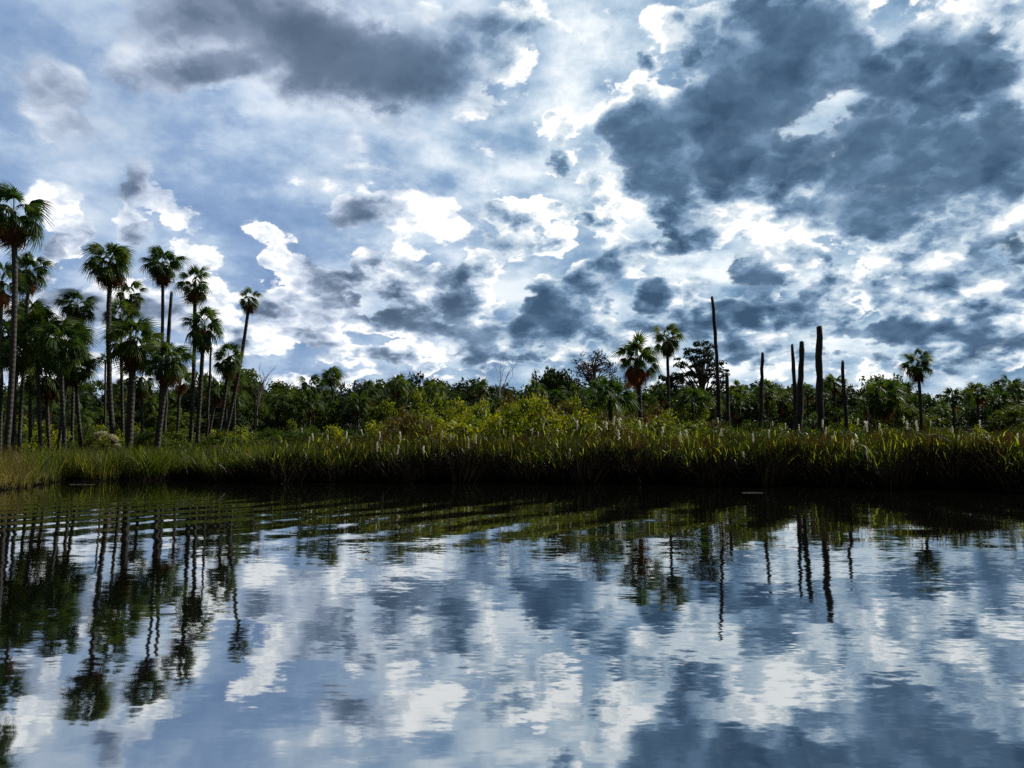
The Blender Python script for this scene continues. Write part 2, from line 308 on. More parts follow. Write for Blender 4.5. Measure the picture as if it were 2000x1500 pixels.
# ------------------------------------------------------------------ mesh collector
class MB:
    def __init__(s): s.v = []; s.f = []; s.n = 0; s.mi = []
    def add(s, verts, faces, mi=0):
        verts = np.asarray(verts, dtype=np.float64).reshape(-1, 3)
        faces = np.asarray(faces, dtype=np.int64) + s.n
        s.v.append(verts); s.f.append(faces); s.mi.append(np.full(len(faces), mi)); s.n += len(verts)
    def mesh(s, name, mats):
        me = bpy.data.meshes.new(name)
        V = np.concatenate(s.v)
        me.vertices.add(len(V)); me.vertices.foreach_set('co', V.ravel())
        loops = []; tot = []
        for f in s.f: loops.append(f.ravel()); tot.append(np.full(len(f), f.shape[1]))
        L = np.concatenate(loops); T = np.concatenate(tot)
        me.loops.add(len(L)); me.loops.foreach_set('vertex_index', L.astype(np.int32))
        st = np.zeros(len(T), dtype=np.int32); st[1:] = np.cumsum(T)[:-1]
        me.polygons.add(len(T)); me.polygons.foreach_set('loop_start', st); me.polygons.foreach_set('loop_total', T.astype(np.int32))
        for m in mats: me.materials.append(m)
        me.polygons.foreach_set('material_index', np.concatenate(s.mi).astype(np.int32))
        me.update(calc_edges=True); me.validate()
        return me
    def tube(s, pts, rad, sides=8, mi=0, jitter=0.0, cap=True):
        pts = [Vector(p) for p in pts]; vs = []; n = len(pts)
        for i, p in enumerate(pts):
            t = (pts[min(i + 1, n - 1)] - pts[max(i - 1, 0)]).normalized()
            a = t.orthogonal().normalized() if abs(t.z) < .9 else Vector((1, 0, 0)); a = (a - t * a.dot(t)).normalized(); b = t.cross(a)
            for k in range(sides):
                th = 2 * math.pi * k / sides; r = rad[i] * (1 + random.uniform(-jitter, jitter))
                vs.append(p + a * (math.cos(th) * r) + b * (math.sin(th) * r))
        fs = [(i * sides + k, i * sides + (k + 1) % sides, (i + 1) * sides + (k + 1) % sides, (i + 1) * sides + k) for i in range(n - 1) for k in range(sides)]
        s.add([tuple(v) for v in vs], fs, mi)
        if cap:
            base = s.n - sides
            tip = pts[-1] + (pts[-1] - pts[-2]).normalized() * rad[-1] * .4
            s.add([tuple(tip)], [(base - s.n + k, base - s.n + (k + 1) % sides, 0) for k in range(sides)], mi)
def smooth(me):
    me.polygons.foreach_set('use_smooth', np.ones(len(me.polygons), dtype=bool)); return me
def basis(d):
    """matrix whose x axis is d, z axis as upright as it can be"""
    x = np.array(d, float); x /= np.linalg.norm(x)
    up = np.array([0, 0, 1.0]) if abs(x[2]) < .98 else np.array([random.uniform(-1, 1), random.uniform(-1, 1), 0.0])
    y = np.cross(up, x); y /= np.linalg.norm(y); z = np.cross(x, y)
    return np.stack([x, y, z], 1)
def empty(name, loc, label, cat, group=None, rz=0.0, s=1.0):
    o = bpy.data.objects.new(name, None); COL.objects.link(o); o.location = loc; o.rotation_euler = (0, 0, rz)
    o.scale = (s, s, s) if not isinstance(s, (tuple, list)) else s
    o.empty_display_size = .3; o['label'] = label; o['category'] = cat
    if group: o['group'] = group
    return o

# ------------------------------------------------------------------ marsh ground behind the shoreline
SHORE = [(-400, 22), (-200, 24), (0, 26.8), (50, 28.5), (90, 33), (140, 37), (200, 38.2), (340, 38.5), (430, 36), (560, 35), (800, 35), (1000, 35), (1300, 33), (1600, 30.5), (2000, 26.5), (2400, 24)]
_sp = np.array([p for p, _ in SHORE]); _sq = np.array([q for _, q in SHORE])
def shore_at(px): return np.interp(px, _sp, _sq) + .8 * np.sin(px * .021) + .5 * np.sin(px * .053 + 1) + .12 * np.sin(px * .21)
def inland(x, y):
    """metres from the water's edge, measured away from the lagoon"""
    x = np.asarray(x, float); y = np.asarray(y, float); return y - shore_at(1000 + x / y * F)
def ground_z(x, y):
    x = np.asarray(x, float); y = np.asarray(y, float); d = inland(x, y)
    return np.clip(-.15 + .5 * np.clip(d, 0, 1), -.15, .12) + .15 * np.clip(d / 40, 0, 1) + .04 * np.sin(x * .7) * np.clip(d / 5, 0, 1) + .0015 * np.clip(y - 160, 0, None)
pxs = np.concatenate([[-9000, -4500, -2200, -1200, -700], np.linspace(-400, 2400, 361), [2700, 3200, 4200, 6500, 11000]])
ds = np.array([-.6, 0, .3, .6, 1, 1.6, 2.5, 4, 7, 12, 20, 35, 60, 100, 160, 300, 800, 3500])
GP, GD = np.meshgrid(pxs, ds); GY = shore_at(GP) + GD; GX = (GP - 1000) / F * GY
GZ = ground_z(GX, GY); GZ[0] = -.4
nx, nd = len(pxs), len(ds)
mb = MB(); idx = np.arange(nx * nd).reshape(nd, nx)
mb.add(np.stack([GX, GY, GZ], -1), np.stack([idx[:-1, :-1], idx[:-1, 1:], idx[1:, 1:], idx[1:, :-1]], -1).reshape(-1, 4))
link_obj('marsh_ground', smooth(mb.mesh('marsh_ground', [MAT['mud']])), kind='structure')
# ------------------------------------------------------------------ cabbage palms
def fan(mb, origin, d, petiole, Rf, droop, spread=128, n=22, fold=.35, mi=0, collapse=0.0):
    """one fan leaf: stalk, then leaflets joined near the hub and splitting into drooping points"""
    B = basis(d); o = np.array(origin)
    sag = lambda s: -droop * s * s
    # stalk
    p0 = o; p1 = o + B @ np.array([petiole, 0, sag(petiole)])
    w = .022
    mb.add([p0 + B @ np.array([0, -w, 0]), p0 + B @ np.array([0, w, 0]), p1 + B @ np.array([0, w * .7, 0]), p1 + B @ np.array([0, -w * .7, 0])], [(0, 1, 2, 3)], mi)
    V = []; Fc = []
    for k in range(n):
        th = math.radians(-spread + 2 * spread * k / (n - 1) + random.uniform(-2, 2)); c, s = math.cos(th), math.sin(th)
        L = Rf * (.72 + .30 * max(c, -.3) + random.uniform(-.08, .06))
        dth = math.radians(2 * spread / (n - 1)) * .56
        rows = []
        for q, (r, ww) in enumerate(((.06, .03), (.45 * L, .45 * L * dth), (.74 * L, .030), (L, .006))):
            ang = th * (1 - collapse * .7)
            cc, ss_ = math.cos(ang), math.sin(ang)
            x = petiole + r * cc; y = r * ss_
            z = sag(petiole + r * max(cc, 0)) - fold * abs(y) * (1 + .6 * q) - (.14 + .20 * random.random()) * (r / Rf) ** 3 * Rf * 1.6
            x -= .08 * (q == 3); tx, ty = -ss_, cc
            lift = (.03 if k % 2 else -.03) * (q == 1)
            rows.append((np.array([x + tx * ww, y + ty * ww, z + lift]), np.array([x - tx * ww, y - ty * ww, z - lift])))
        b = len(V)
        for a_, b_ in rows: V += [o + B @ a_, o + B @ b_]
        Fc += [(b, b + 1, b + 3, b + 2), (b + 2, b + 3, b + 5, b + 4), (b + 4, b + 5, b + 7, b + 6)]
    mb.add(V, Fc, mi)
def crown_meshes(seed, nlive=34, ndead=9, low=-25, tip=1.0, n=22, top=84, name='fronds', dmat='dead'):
    random.seed(seed)
    live, dead = MB(), MB(); ga = 2.39996
    for i in range(nlive):
        f = i / (nlive - 1)
        phi = R(top - (top - low) * f ** .8 + random.uniform(-9, 9)); a = i * ga + random.uniform(-.5, .5)
        d = (math.cos(phi) * math.cos(a), math.cos(phi) * math.sin(a), math.sin(phi))
        fan(live, (d[0] * .08, d[1] * .08, .10 * d[2]), d, random.uniform(.6, 1.3) * tip, random.uniform(.68, 1.08), .10 + .16 * f * random.random(), fold=random.uniform(.2, .6), n=n)
    for i in range(ndead):
        phi = R(random.uniform(-78, -32)); a = random.uniform(0, 6.283)
        d = (math.cos(phi) * math.cos(a), math.cos(phi) * math.sin(a), math.sin(phi))
        fan(dead, (d[0] * .1, d[1] * .1, -.15), d, random.uniform(.7, 1.25), random.uniform(.7, 1.0), .12, spread=95, n=14, fold=.75, collapse=.35)
    # old leaf boots under the crown
    for i in range(16):
        a = i * ga; z = -.1 - .05 * i; d = (math.cos(a), math.sin(a), 1.1)
        B = basis(d); o = np.array((math.cos(a) * .12, math.sin(a) * .12, z))
        w = .05; L = .28
        dead.add([o + B @ np.array(q) for q in ((0, -w, 0), (0, w, 0), (L, w * .5, 0), (L, -w * .5, 0))], [(0, 1, 2, 3)])
    return live.mesh(name, [MAT['palm']]), dead.mesh('dead_' + name, [MAT[dmat]])
CR = [crown_meshes(11, 31, 12, -30), crown_meshes(12, 27, 13, -35), crown_meshes(13, 38, 7, -25), crown_meshes(14, 22, 13, -42), crown_meshes(15, 36, 10, -28, .95),
      crown_meshes(16, 20, 3, 5, .9, 18), crown_meshes(17, 48, 5, -50, 1.1), crown_meshes(18, 28, 26, -8, dmat='orange'), crown_meshes(19, 24, 12, -30, 1.1, dmat='orange')]
CR_SMALL = [crown_meshes(20 + i, 22, 2, -25, .9, 12) for i in range(4)]
def trunk_mesh(H, bend, rb, rt, snag=False, segs=14, sides=10):
    """bend = sideways offsets (x, y) of the top and of the middle; local base at the origin"""
    mb = MB(); pts = []; rr = []
    for i in range(segs + 1):
        t = i / segs
        bx = bend[0] * t + bend[2] * 4 * t * (1 - t); by = bend[1] * t
        k_ = .05 if snag else .012 * H * .06
        pts.append((bx + random.uniform(-k_, k_), by + random.uniform(-k_, k_), H * t - (.4 if i == 0 else 0)))
        rr.append((rb + (rt - rb) * t + rb * .25 * max(0, 1 - t * 12)) * (1 + random.uniform(-.05, .05) * (2.4 if snag else 1)))
    if snag: rr[-1] *= .9
    mb.tube(pts, rr, sides, jitter=.05 if not snag else .09)
    if snag:                                       # splintered top
        top = Vector(pts[-1])
        for k in range(5):
            a = random.uniform(0, 6.28); r = rr[-1] * .6
            b = top + Vector((math.cos(a) * r, math.sin(a) * r, -.2))
            mb.tube([b, b + Vector((0, 0, random.uniform(.2, .36)))], [rr[-1] * .45, rr[-1] * .3], 5)
    me = smooth(mb.mesh('trunk', [MAT['snag' if snag else 'trunk']])) if not snag else mb.mesh('trunk', [MAT['snag']])
    return me, Vector(pts[-1])
def palm(px, py, w, bpx, Y, label, cr=0, dead=True, rt=.11, rb=.135, bow=0.0, sx=1.0, group=None, name='palm_tree', squash=1.0, tilt=0.0):
    """crown centre (px, py) and width w in the photo, foot at bpx"""
    c = at(px, py, Y); fx = at(bpx, 860, Y).x; fz = float(ground_z(fx, Y))
    root = empty(name, (fx, Y, fz), label, 'palm tree', group)
    size = w / F * Y / 3.75
    H = c.z - fz - .15 * size
    me, top = trunk_mesh(H, (c.x - fx, 0, bow), rb, rt)
    link_obj('trunk', me, parent=root)
    src = CR[cr] if name == 'palm_tree' else CR[cr]
    rz = random.uniform(0, 6.28)
    for me_, nm, mt in ((src[0], 'live_fronds', 0), (src[1], 'dead_fronds', 1)):
        if nm == 'dead_fronds' and not dead: continue
        o = link_obj(nm, me_, parent=root)
        o.location = top; o.rotation_euler = (0, tilt, rz); o.scale = (size * sx, size * sx, size * squash)
    return root
random.seed(5)
NEAR = 'cabbage palms on the left bank'
palm(27, 408, 134, 12, 43, 'tallest shaggy-crowned cabbage palm at the left edge', 1, rt=.135, rb=.165, bow=.25, squash=.9)
palm(57, 525, 84, 38, 54, 'round-crowned palm just right of the tallest palm at the left edge', 0)
palm(4, 545, 90, -6, 49, 'palm with orange dead fronds half cut by the left edge, behind the tallest trunk', 8)
palm(151, 592, 80, 143, 60, 'palm with wide mop crown against the sky, right of the dense leafy clump', 1, bow=-.1, squash=.85)
palm(217, 508, 94, 231, 53, 'tall thick-trunked palm with full dome crown right of the bright sky gap', 4, rt=.15, rb=.18, bow=-.35)
palm(256, 572, 66, 256, 62, 'thin ragged palm peeping out just right of the tall thick-trunked palm', 3)
palm(236, 612, 70, 243, 60, 'palm with mostly brown hanging fronds half behind the tall thick trunk', 8)
palm(262, 662, 108, 252, 50, 'low broad palm with big arching crown just right of the thick trunk', 4, rt=.2, rb=.25)
palm(318, 512, 80, 311, 57, 'tall straight dark palm just left of the slim bare broken trunk', 0, bow=.1)
palm(381, 548, 76, 371, 58, 'slender tall palm just right of the slim bare broken trunk', 3, rt=.13, rb=.16, bow=.12)
palm(399, 632, 88, 384, 54, 'mid-height palm with loose open fans just in front of the slender tall palm', 1, rt=.13, rb=.16)
palm(487, 583, 48, 424, 60, 'leaning palm with tiny crown, rightmost of the tall palms on the left bank', 3, rt=.12, rb=.17, bow=.3)
palm(447, 695, 68, 412, 57, 'short palm with small crown leaning right behind the trunk of the leaning palm', 1, rt=.12, rb=.16, bow=.2)
palm(329, 700, 92, 302, 49, 'short dark green palm below the tall straight palm, trunk slanting left', 4, rt=.16, rb=.22)
palm(206, 703, 34, 206, 95, 'small distant palm seen in the bright gap left of the thick trunk', 5, dead=False)
palm(72, 655, 100, 84, 52, 'bushy palm in the dense leafy clump, right beside the tallest trunk', 6, dead=False)
palm(118, 668, 104, 131, 50, 'bushy palm with bright yellow-green tips in the middle of the dense leafy clump', 6, dead=False)
palm(146, 712, 84, 165, 54, 'lower palm on the right flank of the dense leafy clump', 2)
palm(60, 615, 84, 62, 58, 'pale yellow-topped palm rising from the back of the dense leafy clump', 2)
palm(34, 690, 84, 28, 53, 'dark low palm behind the tallest trunk at the left edge', 2, dead=False)
palm(90, 730, 100, 100, 56, 'dark low palm under the dense leafy clump with pale trunk foot', 2)
palm(140, 662, 80, 112, 57, 'right upper palm of the dense leafy clump with spiky side fronds', 6, dead=False)
palm(5, 650, 70, 2, 56, 'dark palm behind the left edge below the orange fronds', 2)
palm(352, 735, 60, 345, 66, 'small palm low between the tall straight palm and the slender palm', 5)
palm(275, 735, 70, 283, 58, 'brown-skirted stubby palm below the low broad palm', 3)
palm(458, 738, 50, 459, 70, 'thin palm with drooping crown low beside the leaning palm', 5)
palm(425, 760, 50, 398, 72, 'small palm half hidden behind the slanting trunks', 0)
# middle and right
palm(646, 736, 50, 664, 104, 'round-headed palm standing above the treeline left of the centre', 2, dead=False)
palm(608, 752, 54, 620, 100, 'palm with yellowish crown just left of the round-headed palm in the treeline', 1)
palm(1245, 696, 90, 1254, 74, 'stout palm with heavy orange skirt of dead fronds, right of the centre', 7, rt=.2, rb=.25)
palm(1303, 657, 64, 1308, 92, 'taller slim palm with neat green crown beside the stout orange-skirted palm', 1, rt=.17, rb=.2)
palm(1792, 708, 64, 1798, 88, 'lone palm with dome crown above the treeline at the right', 0, rt=.16, rb=.2, bow=.15)
palm(1722, 772, 78, 1728, 92, 'fuzzy low palm in front of the treeline left of the lone right palm', 4)
palm(1192, 778, 110, 1192, 62, 'dark fountain-shaped young palm among the yellow bushes left of the stout palm', 5, dead=False, rt=.2)
palm(1352, 782, 84, 1354, 84, 'low palm behind the yellow bushes right of the slim palm', 5, dead=False)

# ------------------------------------------------------------------ dead standing trunks
def snag(tx, ty, bx, w, Y, label, bow=0.0, taper=.62):
    t = at(tx, ty, Y); fx = at(bx, 850, Y).x; fz = float(ground_z(fx, Y)); r = w / F * Y / 2
    me, _ = trunk_mesh(t.z - fz, (t.x - fx, 0, bow), r * 1.0, r * taper, True)
    o = link_obj('dead_trunk', me); o.location = (fx, Y, fz)
    o['label'] = label; o['category'] = 'dead trunk'; o['group'] = 'bare dead palm trunks'
snag(1391, 580, 1403, 10, 90, 'tallest bare dead trunk, thin and slightly bent, right of the flat-topped pine', .25)
snag(1489, 690, 1482, 11, 80, 'slim bare dead trunk standing alone between the tallest one and the close pair', 0, .55)
snag(1548, 673, 1552, 10, 72, 'thinner left trunk of the close pair of bare dead trunks', .1)
snag(1566, 668, 1556, 13, 70, 'thicker right trunk of the close pair of bare dead trunks', 0, .8)
snag(1600, 638, 1604, 15, 62, 'thickest bare dead trunk, blunt-topped, just right of the close pair', -.1, .8)
snag(1645, 707, 1657, 10, 70, 'short thin bare dead trunk right of the thickest one', 0, .6)
snag(1420, 730, 1421, 11, 96, 'short stub of a dead trunk low beside the tallest bare trunk')
snag(334, 572, 319, 9, 59, 'slim bare broken trunk between two tall palms on the left bank', 0, .75)
snag(412, 680, 404, 6, 60, 'very thin bare pole among the palms, left of the leaning palm', 0, .7)
snag(1697, 828, 1699, 5, 66, 'tiny grey dead stake at the foot of the trees left of the lone right palm')
# ------------------------------------------------------------------ broadleaf trees, pines, bushes
def leaves(mb, centres, radii, per, size, flat=.75, aspect=1.6, mi=0, up=.3):
    """loose leaf clumps: small leaf faces scattered through each clump, denser at its skin"""
    N = len(centres); C = np.repeat(np.array(centres), per, 0); Rr = np.repeat(np.array(radii), per)
    M = len(C); d = rng.normal(size=(M, 3)); d /= np.linalg.norm(d, axis=1)[:, None]
    r = rng.random(M) ** .45
    Pp = C + d * (Rr * r)[:, None] * np.array([1, 1, flat])
    nrm = d * .6 + rng.normal(size=(M, 3)) * .6 + np.array([0, 0, up]); nrm /= np.linalg.norm(nrm, axis=1)[:, None]
    t = np.cross(nrm, rng.normal(size=(M, 3))); t /= np.linalg.norm(t, axis=1)[:, None]; b = np.cross(nrm, t)
    s = size * (.6 + .8 * rng.random(M))[:, None]
    V = np.stack([Pp - t * s * aspect * .5, Pp + b * s * .35 + nrm * s * .08, Pp + t * s * aspect * .5, Pp - b * s * .35 + nrm * s * .08], 1).reshape(-1, 3)
    i = np.arange(M)[:, None] * 4 + np.arange(4)
    mb.add(V, i, mi)
def tree_meshes(seed, H, W, nclump, per, leaf, mat, shape='round', base=.35, limb=True, clump=.18, bark='bark'):
    random.seed(seed); cs, rs = [], []
    for i in range(nclump):
        a = random.uniform(0, 6.283); f = (i + .5) / nclump
        if shape == 'round':
            ph = math.asin(random.uniform(-.55, 1)); rr = random.uniform(.62, 1)
            p = (math.cos(a) * math.cos(ph) * W / 2 * rr, math.sin(a) * math.cos(ph) * W / 2 * rr, H * base + (H * (1 - base)) * (.42 + .50 * math.sin(ph) * rr))
            r = W * clump * random.uniform(.7, 1.25)
        elif shape == 'flat':                       # layered pine plates
            f = random.random(); lay = .5 + .47 * f; rad = W / 2 * (1.0 - .55 * f ** 2) * random.uniform(.15, 1) ** .6 * (1 + .25 * math.sin(a * 2 + f * 5))
            p = (math.cos(a) * rad, math.sin(a) * rad, H * lay - .05 * H * (rad / W * 2) ** 2); r = W * clump * random.uniform(.7, 1.2)
        else:                                       # bush
            ph = math.asin(random.uniform(-.2, 1)); rr = random.uniform(.3, 1)
            p = (math.cos(a) * math.cos(ph) * W / 2 * rr, math.sin(a) * math.cos(ph) * W / 2 * rr, H * (.18 + .72 * math.sin(ph) * rr)); r = W * clump * random.uniform(.7, 1.3)
        cs.append(p); rs.append(r)
    cb = MB(); leaves(cb, cs, rs, per, leaf, .75 if shape != 'flat' else .45)
    tb = MB(); fork = H * (base + .12) if shape != 'bush' else H * .08
    if shape == 'bush':
        for k in range(6):
            c = cs[k]; tb.tube([(c[0] * .1, c[1] * .1, -.2), (c[0] * .5, c[1] * .5, c[2] * .6), c], [.06, .045, .02], 5)
    else:
        rb = H * .022
        tb.tube([(0, 0, -.4), (W * .01, 0, fork * .5), (0, W * .01, fork), (W * .02, 0, H * .85)], [rb * 1.3, rb, rb * .85, rb * .25], 8, jitter=.06)
        for c in cs[::2] if limb else cs[::4]:
            z0 = min(fork * random.uniform(.85, 1.5), c[2] * .95); m_ = (c[0] * .5, c[1] * .5, z0 + (c[2] - z0) * .62)
            tb.tube([(0, 0, z0), m_, c], [rb * .42, rb * .25, rb * .07], 5)
    return smooth(tb.mesh('trunk', [MAT[bark]])), cb.mesh('crown', [MAT[mat]])
OAK = [tree_meshes(30 + i, 14, 11, 46, 80, .42, 'oakleaf', clump=.13) for i in range(4)]
DARK_OAK = [tree_meshes(40 + i, 14, 12, 50, 80, .42, 'darkleaf', clump=.13) for i in range(3)]
SPARSE = [tree_meshes(50 + i, 15, 9, 34, 50, .34, 'darkleaf', clump=.10, base=.4) for i in range(2)]
BROWN = [tree_meshes(55, 14, 9, 34, 60, .36, 'greyleaf', clump=.11, base=.4)]
BUSH = [tree_meshes(60 + i, 5, 6, 48, 90, .22, 'shrub', 'bush', clump=.15) for i in range(4)]
BROWNBUSH = [tree_meshes(70 + i, 5, 6, 44, 100, .17, 'shrubbrown', 'bush', clump=.16) for i in range(2)]
DARKBUSH = [tree_meshes(75 + i, 4.5, 6, 40, 90, .2, 'oakleaf', 'bush', clump=.16) for i in range(2)]
NAMES = {'oak': 'oak_tree', 'pine': 'pine_tree', 'bush': 'bush'}
def tree(x, Y, H, W, src, H0, W0, name, cat, label, group=None, parts=('trunk', 'crown'), z=None):
    r = empty(name, (x, Y, float(ground_z(x, Y)) if z is None else z), label, cat, group, random.uniform(0, 6.28), (W / W0, W / W0, H / H0))
    for me_, nm in zip(src, parts): link_obj(nm, me_, parent=r)
    return r
def treepx(px, py, w, Y, src, H0, W0, name, cat, label, group=None):
    c = at(px, py, Y); return tree(c.x, Y, c.z - .2, w / F * Y, src, H0, W0, name, cat, label, group)
# named trees
treepx(1085, 706, 112, 125, tree_meshes(81, 14, 11, 70, 90, .40, 'darkleaf', clump=.13, base=.2), 14, 11, 'oak_tree', 'oak tree', 'dark dense oak with a humped crown left of the purplish see-through pine')
treepx(1160, 676, 96, 120, tree_meshes(82, 18, 9, 110, 17, .24, 'greyleaf', clump=.07, base=.5), 18, 8, 'pine_tree', 'pine tree', 'round see-through pine with purplish thinning needles and visible branches')
treepx(1368, 664, 132, 118, tree_meshes(83, 18, 10, 110, 42, .26, 'pineleaf', 'flat', clump=.065, base=.35), 18, 9, 'pine_tree', 'pine tree', 'broad dark pine with flat layered branches behind the tallest bare trunk')
treepx(1310, 728, 80, 126, tree_meshes(84, 12, 9, 60, 60, .30, 'pineleaf', 'flat', clump=.09, base=.35), 12, 9, 'pine_tree', 'pine tree', 'lower dark pine spreading left of the broad flat-layered pine')
# leafless trees
def bare(px, py, Y, H, label, spread=1.0, seed=3, mat='palebark'):
    random.seed(seed); c = at(px, py, Y); mb = MB(); gz = float(ground_z(c.x, Y)); h = c.z - gz
    def br(p, d, L, r, lev):
        q = p + d * L * .55 + Vector((random.uniform(-.1, .1), random.uniform(-.1, .1), .05)) * L; e = q + (d + Vector((0, 0, .25))).normalized() * L * .5
        mb.tube([p, q, e], [r, r * .7, r * .35], 5)
        if lev:
            for k in range(3): br([q, e, e][k], (d + Vector((random.uniform(-.8, .8) * spread, random.uniform(-.8, .8) * spread, random.uniform(0, .5)))).normalized(), L * .6, r * .5, lev - 1)
    mb.tube([(0, 0, -.4), (.1, 0, h * .35), (0, .1, h * .62)], [.2, .16, .12], 7)
    for k in range(4): br(Vector((0, .1, h * (.45 + .05 * k))), Vector((random.uniform(-.7, .7) * spread, random.uniform(-.7, .7), 1)).normalized(), h * .24, .09, 2)
    o = link_obj('leafless_tree', mb.mesh('leafless_tree', [MAT[mat]])); o.location = (c.x, Y, gz); o['label'] = label; o['category'] = 'dead tree'
bare(978, 708, 112, 0, 'pale leafless tree sticking up out of the treeline near the middle of the photo', 1.1, 3)
bare(503, 724, 100, 0, 'thin leafless twigs above the treeline right of the leaning palm', .9, 9, 'bark')
# the treeline: top edge of the wood as photographed
TOP = [(-150, 740), (0, 742), (180, 745), (260, 742), (400, 738), (470, 728), (500, 735), (545, 752), (590, 742), (660, 735), (740, 728), (800, 732), (860, 726), (920, 738), (980, 742), (1040, 735), (1090, 728), (1150, 738), (1220, 745), (1300, 748), (1400, 746), (1460, 742), (1520, 735), (1580, 742), (1640, 732), (1700, 736), (1760, 742), (1820, 752), (1870, 758), (1930, 742), (2000, 748), (2150, 742)]
tx_, ty_ = zip(*TOP)
def top_y(px): return float(np.interp(px, tx_, ty_))
MARKS = [(-100, 90, 'at the left edge'), (90, 200, 'behind the dense palm clump'), (200, 290, 'behind the thick-trunked palm'), (290, 370, 'behind the slim broken trunk'),
 (370, 450, 'behind the slanting palm trunks'), (450, 540, 'just right of the leaning palm'), (540, 610, 'left of the round-headed palm'), (610, 690, 'around the round-headed palm'),
 (690, 780, 'right of the round-headed palm'), (780, 900, 'left of the pale leafless tree'), (900, 1010, 'around the pale leafless tree'), (1010, 1110, 'left of the purplish pine'),
 (1110, 1220, 'under the purplish pine'), (1220, 1330, 'behind the orange-skirted palm'), (1330, 1440, 'below the flat-layered pine'), (1440, 1530, 'behind the lone slim dead trunk'),
 (1530, 1620, 'behind the close pair of dead trunks'), (1620, 1700, 'behind the short thin dead trunk'), (1700, 1780, 'left of the lone right palm'), (1780, 1860, 'right under the lone right palm'),
 (1860, 1940, 'right of the lone right palm'), (1940, 2200, 'at the right edge')]
def mark(px):
    for a, b, t in MARKS:
        if a <= px < b: return t
    return MARKS[0][2] if px < 0 else MARKS[-1][2]
random.seed(21)
KINDS = [(OAK, 14, 11, 'oak_tree', 'oak tree', 'green leafy oak'), (DARK_OAK, 14, 12, 'oak_tree', 'oak tree', 'dark heavy-crowned oak'),
         (SPARSE, 15, 9, 'oak_tree', 'oak tree', 'thin dark tree with sky gaps in its crown'), (BROWN, 14, 9, 'bare_topped_tree', 'tree', 'purplish-brown half-bare tree')]
ROWS = [(165, 11, 0, 'on the skyline'), (140, 11, 10, 'in mid-wood'), (120, 9, 30, 'fronting the wood'), (102, 7, 56, 'low before the wood')]
for Y, Wm, drop, rowname in ROWS:
    px = -130 + random.uniform(0, 30)
    while px < 2130:
        ty = top_y(px) + drop + random.choice((-12, -3, 0, 4, 9, 14)) + random.uniform(-4, 6)
        k = random.choices(KINDS, (5, 5, 2.2 if drop == 0 else .6, 1.0 if drop == 0 else 0))[0]
        Yj = Y + random.uniform(-8, 8); W_ = Wm * random.uniform(.75, 1.25); Ht = at(px, ty, Yj).z
        tree(at(px, 888, Yj).x, Yj, Ht, W_, random.choice(k[0]), k[1], k[2], k[3], k[4], f'{k[5]} {rowname}, {mark(px)}'.replace('thin dark tree with sky gaps in its crown', 'thin gappy dark tree'), 'trees of the far wood ' + mark(px))
        px += W_ / Yj * F * random.uniform(.48, .72)
# small palms inside the wood
def small_palm(px, py, w, Y, label, group):
    c = at(px, py, Y); fz = float(ground_z(c.x, Y)); H = c.z - fz
    r = empty('palm_tree', (c.x, Y, fz), label, 'palm tree', group, random.uniform(0, 6.28))
    t = link_obj('trunk', SPT, parent=r); t.scale = (1, 1, H / 10)
    k = random.choice(CR_SMALL); s = w / F * Y / 3.3
    for me_, nm in ((k[0], 'live_fronds'), (k[1], 'dead_fronds')):
        o = link_obj(nm, me_, parent=r); o.location = (0, 0, H); o.scale = (s, s, s)
SPT = trunk_mesh(10, (0.0, 0, .1), .17, .13, segs=6, sides=7)[0]
for i in range(56):
    px = -60 + 2120 * (i + random.uniform(-.45, .45)) / 56
    lo = 60 if 690 < px < 1330 else 88
    Y = random.uniform(92, 112); ty = top_y(px) + random.uniform(10, lo)
    if 1000 < px < 1340: ty = min(ty, 790)
    small_palm(px, ty, random.uniform(34, 56), Y, f'small palm inside the wood {mark(px)}', 'small palms in the wood ' + mark(px))
# far-off wood closing the gaps between the trunks
mb = MB(); cs = []; rs = []
for i in range(700):
    Y = random.uniform(185, 230); x = random.uniform(-.85, .85) * Y
    px = 1000 + x / Y * F; zt = at(px, top_y(px) + 26, Y).z
    cs.append((x, Y, random.uniform(.02, 1) * zt)); rs.append(random.uniform(2.2, 4))
leaves(mb, cs, rs, 60, .75)
link_obj('far_woodland', mb.mesh('far_woodland', [MAT['darkleaf']]), kind='stuff', label='dark far-off wood closing the gaps behind the treeline', category='woodland')
